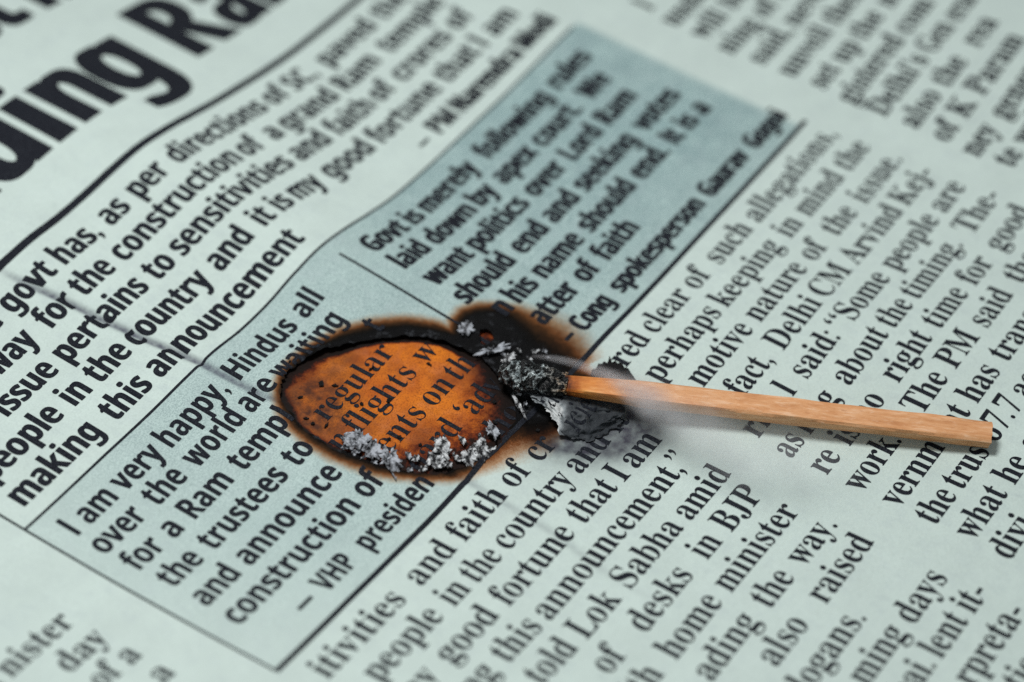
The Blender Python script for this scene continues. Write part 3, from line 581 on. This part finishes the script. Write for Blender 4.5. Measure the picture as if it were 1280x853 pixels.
# ------------------------------------------------------------------ curled charred flap beside the head
def curve(P, s):
    P = np.array(P, float); t = s*(len(P)-1); i = min(int(t), len(P)-2); t -= i; return P[i]*(1-t)+P[i+1]*t
UP = [(655, 490, .10), (680, 491, .15), (710, 494, .15), (745, 497, .13), (782, 506, .07)]
LO = [(668, 500, .10), (688, 516, .13), (704, 546, .05), (735, 553, .02), (774, 532, .02)]
NA, NB = 90, 40; V = []; Fc = []; av = []
for i in range(NA+1):
    s = i/NA; a = curve(UP, s); b = curve(LO, s)
    for j in range(NB+1):
        t = j/NB; q = a*(1-t)+b*t; e = max(0, 1-4*min(t, 1-t, s, 1-s)); rag = 3.2*e
        n1_ = f1(s*4., t*2.+i*0, 4, 81, 3); n2_ = f1(s*7.+5, t*3., 4, 85, 3)
        p = page_point(q[0]+rag*n2_*3, q[1]+rag*n1_*3, max(.012, q[2]+.035*math.sin(math.pi*t)+.07*n1_*(.3+.7*math.sin(math.pi*t))))
        V.append(p[:]); lf = max(0, 1-s/.62)
        band = math.exp(-((s-.30-.10*(1-t))/.12)**2)*min(1, max(0, t-.12)/.3)
        av.append(min(1.3, .38+.85*band+.30*max(0, 1-s/.3)+1.2*max(0, 1-t/.10)*max(0, 1-s/.60)+.8*max(0, 1-(1-t)/.10)*max(0, 1-s/.6)-.12*max(0, (s-.5)/.5)))
for i in range(NA):
    for j in range(NB): a = i*(NB+1)+j; Fc.append((a, a+1, a+NB+2, a+NB+1))
me = pydata('charred_flap', V, Fc); attr(me, 'ash', av); flap = link('charred_flap', me, M['flap'], paper)
flap['label'] = 'curled grey charred paper flap with pale ash edges'
bvh = BVHTree.FromPolygons([Vector(p) for p in V], Fc)
def flap_h(u, v):
    o = []
    for a, b in zip(u, v):
        hit = bvh.ray_cast(Vector((a, -b, 3)), Vector((0, 0, -1)))
        o.append(hit[0].z+.005 if hit[0] else -1)
    return np.array(o)
def flap_word(p, txt, px, py, dz, width):
    q = page_point(px, py, dz); V_, T_ = glyphs(txt, 'serif', -.01); k = .235/.68; V_ *= k; V_[:, 0] *= width/(V_[:, 0].max()-V_[:, 0].min()); V_[:, 0] += q.x; V_[:, 1] = -q.y-V_[:, 1]
    V_, T_ = refine(V_, T_, .04); z = flap_h(V_[:, 0], V_[:, 1]); T_ = T_[(z[T_] > -.9).all(1)]
    if len(T_): p.V.append(np.stack([V_[:, 0], -V_[:, 1], z], 1)); p.T.append(T_+p.n); p.n += len(V_)
fp = Print(); flap_word(fp, 'an', 691, 513, .15, .26); flap_word(fp, 'icie', 722, 541, .09, .34)
if fp.V: fp.build('flap_text', flap)

# ------------------------------------------------------------------ ash flakes and char crumbs
def flake(name, px, py, dz, rx, ry, rot, seed, mat, label, cat='ash flake', group=None, crumple=.5, thick=.012, follow=True, tilt=(0, 0)):
    c = page_point(px, py, dz); o = thing(name, c, label, cat, group) if False else None
    V = []; Fc = []; nr, ns = 9, 40
    def pt(r, th, k):
        rr = r*(1+r*(1.0*f1(math.cos(th)*1.3+seed, math.sin(th)*1.3, 2, seed, 3)+.9*f1(math.cos(th)*1.3+seed, math.sin(th)*1.3, 7, seed+3, 2)))
        x, y = rr*math.cos(th)*rx, rr*math.sin(th)*ry
        z = crumple*(rx+ry)*.5*f1(x/rx+seed*3.1, y/ry, 1.6, seed+7, 4)*2+k*thick+x*tilt[0]+y*tilt[1]
        x, y = x*math.cos(rot)-y*math.sin(rot), x*math.sin(rot)+y*math.cos(rot); return (x, y, z)
    for k in (.5, -.5):
        b = len(V); V.append(pt(0, 0, k))
        for i in range(1, nr+1):
            for j in range(ns): V.append(pt(i/nr, 2*math.pi*j/ns, k if i < nr else k*.4))
        for j in range(ns):
            f = (b, b+1+j, b+1+(j+1) % ns); Fc.append(f if k > 0 else f[::-1])
        for i in range(nr-1):
            for j in range(ns):
                a = b+1+i*ns+j; a2 = b+1+i*ns+(j+1) % ns; f = (a, a+ns, a2+ns, a2); Fc.append(f if k > 0 else f[::-1])
    h = 1+nr*ns
    for j in range(ns): a = 1+(nr-1)*ns+j; a2 = 1+(nr-1)*ns+(j+1) % ns; Fc.append((a, a+h, a2+h, a2))
    me = pydata(name, V, Fc); o = link(name, me, mat); o.location = c
    o['label'] = label; o['category'] = cat
    if group: o['group'] = group
    return o
G = 'ash flakes in the burnt hole'
flake('ash_flake', 446, 550, .03, .13, .11, .3, 3, M['ash_dark'], 'pale grey ash flake at the left end of the ash band in the burnt hole', group=G, crumple=.45)
flake('ash_flake', 464, 561, .02, .13, .09, 1.2, 5, M['ash_dark'], 'dark speckled ash flake beside the pale grey left one', group=G, crumple=.5)
flake('ash_flake', 488, 575, .02, .17, .08, .9, 8, M['ash_dark'], 'long dark grey ash flake along the lower rim of the hole', group=G, crumple=.45)
flake('ash_flake', 553, 559, .03, .15, .07, .8, 11, M['ash'], 'largest bright white ash flake, below the printed d on orange paper', group=G, crumple=.5)
flake('ash_flake', 545, 571, .02, .12, .06, .2, 14, M['ash'], 'white ash flake nearest the lower rim of the hole', group=G, crumple=.5)
flake('ash_flake', 578, 550, .02, .06, .03, 1.0, 17, M['ash'], 'small lone white ash flake on the orange paper', group=G, crumple=.4)
flake('ash_flake', 603, 561, .03, .16, .06, .75, 20, M['ash'], 'white streaky ash flake at the right end of the burnt hole', group=G, crumple=.5)
flake('ash_flake', 587, 572, .02, .10, .06, .9, 23, M['ash'], 'small white ash flake between orange patches by the lower rim', group=G, crumple=.5)
flake('ash_flake', 616, 538, .03, .10, .05, .8, 26, M['ash_dark'], 'grey ash flake on the dark right edge of the hole', group=G, crumple=.5)
flake('ash_flake', 617, 438, .05, .17, .05, -.5, 29, M['ash_dark'], 'narrow grey ash streak between the hole and the match head', crumple=.5)
flake('ash_flake', 635, 448, .08, .08, .05, -.2, 32, M['ash'], 'pale ash flake touching the tip of the match head', crumple=.6)
flake('ash_flake', 583, 411, .05, .09, .07, .4, 35, M['ash_dark'], 'faint grey ash flake on the black scorched paper', crumple=.3)
r2 = random.Random(21)
band = [(432, 553), (450, 568), (470, 578), (500, 584), (530, 585), (560, 580), (590, 576), (612, 560)]
for i in range(34):
    q = curve(band, r2.random()); px, py = q[0]+r2.gauss(0, 7), q[1]-abs(r2.gauss(0, 9))+3
    flake('ash_fleck', px, py, .01+.02*r2.random(), .02+.035*r2.random(), .012+.02*r2.random(), r2.random()*6, 200+i, M['ash'] if px > 520 and r2.random() < .75 else M['ash_dark'], 'tiny crumbly ash fleck in the band along the lower rim', 'ash fleck', 'ash flecks along the lower rim', crumple=.5)
for i in range(14):
    flake('ash_fleck', 628+r2.random()*75, 492+r2.random()*14 if i % 2 else 436+r2.random()*14, .05, .018+.03*r2.random(), .010+.014*r2.random(), r2.random()*6, 300+i, M['ash'] if i % 3 else M['ash_dark'], 'tiny ash fleck around the charred match head', 'ash fleck', 'ash flecks around the match head', crumple=.9)
flake('ash_sliver', 648, 506, .06, .16, .018, .95, 38, M['ash'], 'thin white ash sliver below the match head', 'ash sliver', crumple=.15, thick=.015)
def shard(name, outline, label):
    n = len(outline); top = [page_point(*p) for p in outline]; cpt = sum(top, Vector())/n; V = []; Fc = []
    for off in (0, -.02):
        for q in range(5):
            f = 1-q/5
            for i in range(n*4):
                a = top[i//4]; b = top[(i//4+1) % n]; p = a.lerp(b, (i % 4)/4); p = cpt.lerp(p, f); e = .05*f1(p.x, p.y, 9, 91, 3); V.append((p.x+e*(q == 0), p.y+e*.7*(q == 0), p.z+off*(q > 0)+1.2*e*(q > 0)))
        V.append((cpt.x, cpt.y, cpt.z+off))
    m = n*4; h = m*5+1
    for s in (0, h):
        for q in range(4):
            for i in range(m): a = s+q*m+i; b = s+q*m+(i+1) % m; f = (a, a+m, b+m, b); Fc.append(f if s else f[::-1])
        for i in range(m): f = (s+4*m+i, s+4*m+(i+1) % m, s+h-1); Fc.append(f)
    o = link(name, pydata(name, V, Fc), M['black'], smooth=False); bm = bmesh.new(); bm.from_mesh(o.data); bmesh.ops.remove_doubles(bm, verts=bm.verts, dist=.0005); bmesh.ops.recalc_face_normals(bm, faces=bm.faces); bm.to_mesh(o.data); bm.free()
    o['label'] = label; o['category'] = 'char flake'
shard('char_flake', [(738, 470, .02), (740, 463, .03), (745, 461, .03), (748, 455, .05), (752, 457, .04), (755, 451, .05), (759, 453, .05), (762, 444, .07), (765, 452, .06), (769, 449, .07), (772, 453, .05), (777, 453, .05), (781, 459, .04), (785, 460, .04), (789, 467, .03), (796, 477, .02), (765, 480, .02)], 'jagged black char flake standing behind the wooden match stick')
rnd = random.Random(9)
for i in range(26):
    t = rnd.random(); px = 360+rnd.random()*280; py = 440+rnd.random()*150
    if i > 17: px, py = 650+rnd.random()*60, 495+rnd.random()*50
    p = page_point(px, py, .01); dd = sdist([p.x], [-p.y], HOLE)[0][0]
    if dd > .25: continue
    flake('char_crumb', px, py, .012 if dd > 0 else -.02, .012+.02*rnd.random(), .010+.012*rnd.random(), rnd.random()*6, 100+i, M['black'], 'tiny black char crumb lying in the burnt area', 'char crumb', 'char crumbs in the burnt area', crumple=.8, thick=.015)

# ------------------------------------------------------------------ smoke
def smoke():
    # a thin wisp that leaves the head, arches over the stick and spreads low over the print
    path = [((664, 445), .18, .03, .0), ((684, 447), .22, .05, 3.0), ((704, 451), .26, .065, 3.6), ((727, 458), .31, .075, 3.2), ((750, 468), .34, .11, 2.6), ((776, 481), .37, .18, 1.7), ((804, 498), .40, .28, 1.0), ((834, 518), .42, .38, .42), ((872, 540), .40, .50, .28), ((930, 560), .37, .60, .20), ((1005, 578), .34, .62, .11), ((1080, 600), .34, .7, .0)]
    P = [page_point(*p[0], p[1]) for p in path]; a = P[0]; e0 = (P[-1]-a); Ls = e0.length; e0 = e0/Ls; e2 = Vector((0, 0, 1)); e2 = (e2-e0*e2.dot(e0)).normalized(); e1 = e2.cross(e0)
    n = N('smoke'); n.t.nodes.remove(n.b); pos = n.new('ShaderNodeNewGeometry').outputs['Position']
    sub = n.new('ShaderNodeVectorMath', operation='SUBTRACT'); n.l(pos, sub.inputs[0]); sub.inputs[1].default_value = a
    def dot(e):
        d = n.new('ShaderNodeVectorMath', operation='DOT_PRODUCT'); n.l(sub.outputs[0], d.inputs[0]); d.inputs[1].default_value = e; return d.outputs['Value']
    wob = n.new('ShaderNodeTexNoise', i_Scale=1.3, i_Detail=3.0); n.l(pos, wob.inputs['Vector']); sx = n.new('ShaderNodeSeparateColor'); n.l(wob.outputs['Color'], sx.inputs[0])
    t = n.math('DIVIDE', dot(e0), Ls); T = [(p-a).dot(e0)/Ls for p in P]
    def curve_node(vals, lo, hi):
        f = n.new('ShaderNodeFloatCurve'); n.l(t, f.inputs['Value']); c = f.mapping.curves[0]
        for q, (x, y) in enumerate(zip(T, vals)):
            y = (y-lo)/(hi-lo)
            if q == 0: c.points[0].location = (x, y)
            elif q == len(T)-1: c.points[-1].location = (1, y)
            else: c.points.new(x, y)
        f.mapping.update(); return n.range(f.outputs[0], 0, 1, lo, hi)
    c1 = curve_node([(p-a).dot(e1) for p in P], -1.2, 1.2); c2 = curve_node([(p-a).dot(e2) for p in P], -1.2, 1.2); rr = curve_node([p[2] for p in path], 0, .8); de = curve_node([p[3] for p in path], 0, 4)
    x1 = n.math('ADD', n.math('SUBTRACT', dot(e1), c1), n.math('MULTIPLY', n.math('MULTIPLY', n.math('SUBTRACT', sx.outputs[0], .5), rr), 1.5)); x2 = n.math('SUBTRACT', dot(e2), c2)
    d = n.math('DIVIDE', n.math('SQRT', n.math('ADD', n.math('MULTIPLY', x1, x1), n.math('MULTIPLY', n.math('MULTIPLY', x2, x2), 1.4))), rr)
    f = n.new('ShaderNodeMapRange', interpolation_type='SMOOTHSTEP', i_1=1.0, i_2=0.0); n.l(d, f.inputs[0])
    tot = n.math('MULTIPLY', n.math('MULTIPLY', n.math('POWER', f.outputs[0], 1.5), de), 5.0)
    ns = n.noise(2.2, 4, .6, vec=pos); tot = n.math('MULTIPLY', tot, n.range(ns, .3, .7, .5, 1.4))
    vol = n.new('ShaderNodeVolumePrincipled'); vol.inputs['Color'].default_value = (.96, .955, 1.0, 1); vol.inputs['Anisotropy'].default_value = .0; n.l(tot, vol.inputs['Density'])
    n.l(vol.outputs[0], n.t.nodes['Material Output'].inputs['Volume'])
    bm = bmesh.new()
    for c, p in zip(P, path):
        for k in range(20):
            th = 2.4*k; z = 1-2*(k+.5)/20; q = math.sqrt(1-z*z); bm.verts.new(c+Vector((q*math.cos(th), q*math.sin(th), z))*p[2]*1.25)
    bmesh.ops.convex_hull(bm, input=bm.verts)
    bmesh.ops.delete(bm, geom=[v for v in bm.verts if not v.link_faces], context='VERTS')
    me = bpy.data.meshes.new('smoke'); bm.to_mesh(me); bm.free(); o = link('smoke', me, n.m, smooth=False)
    o['kind'] = 'stuff'; o['label'] = 'pale lilac smoke drifting from the match head over the print'; o['category'] = 'smoke'
smoke()
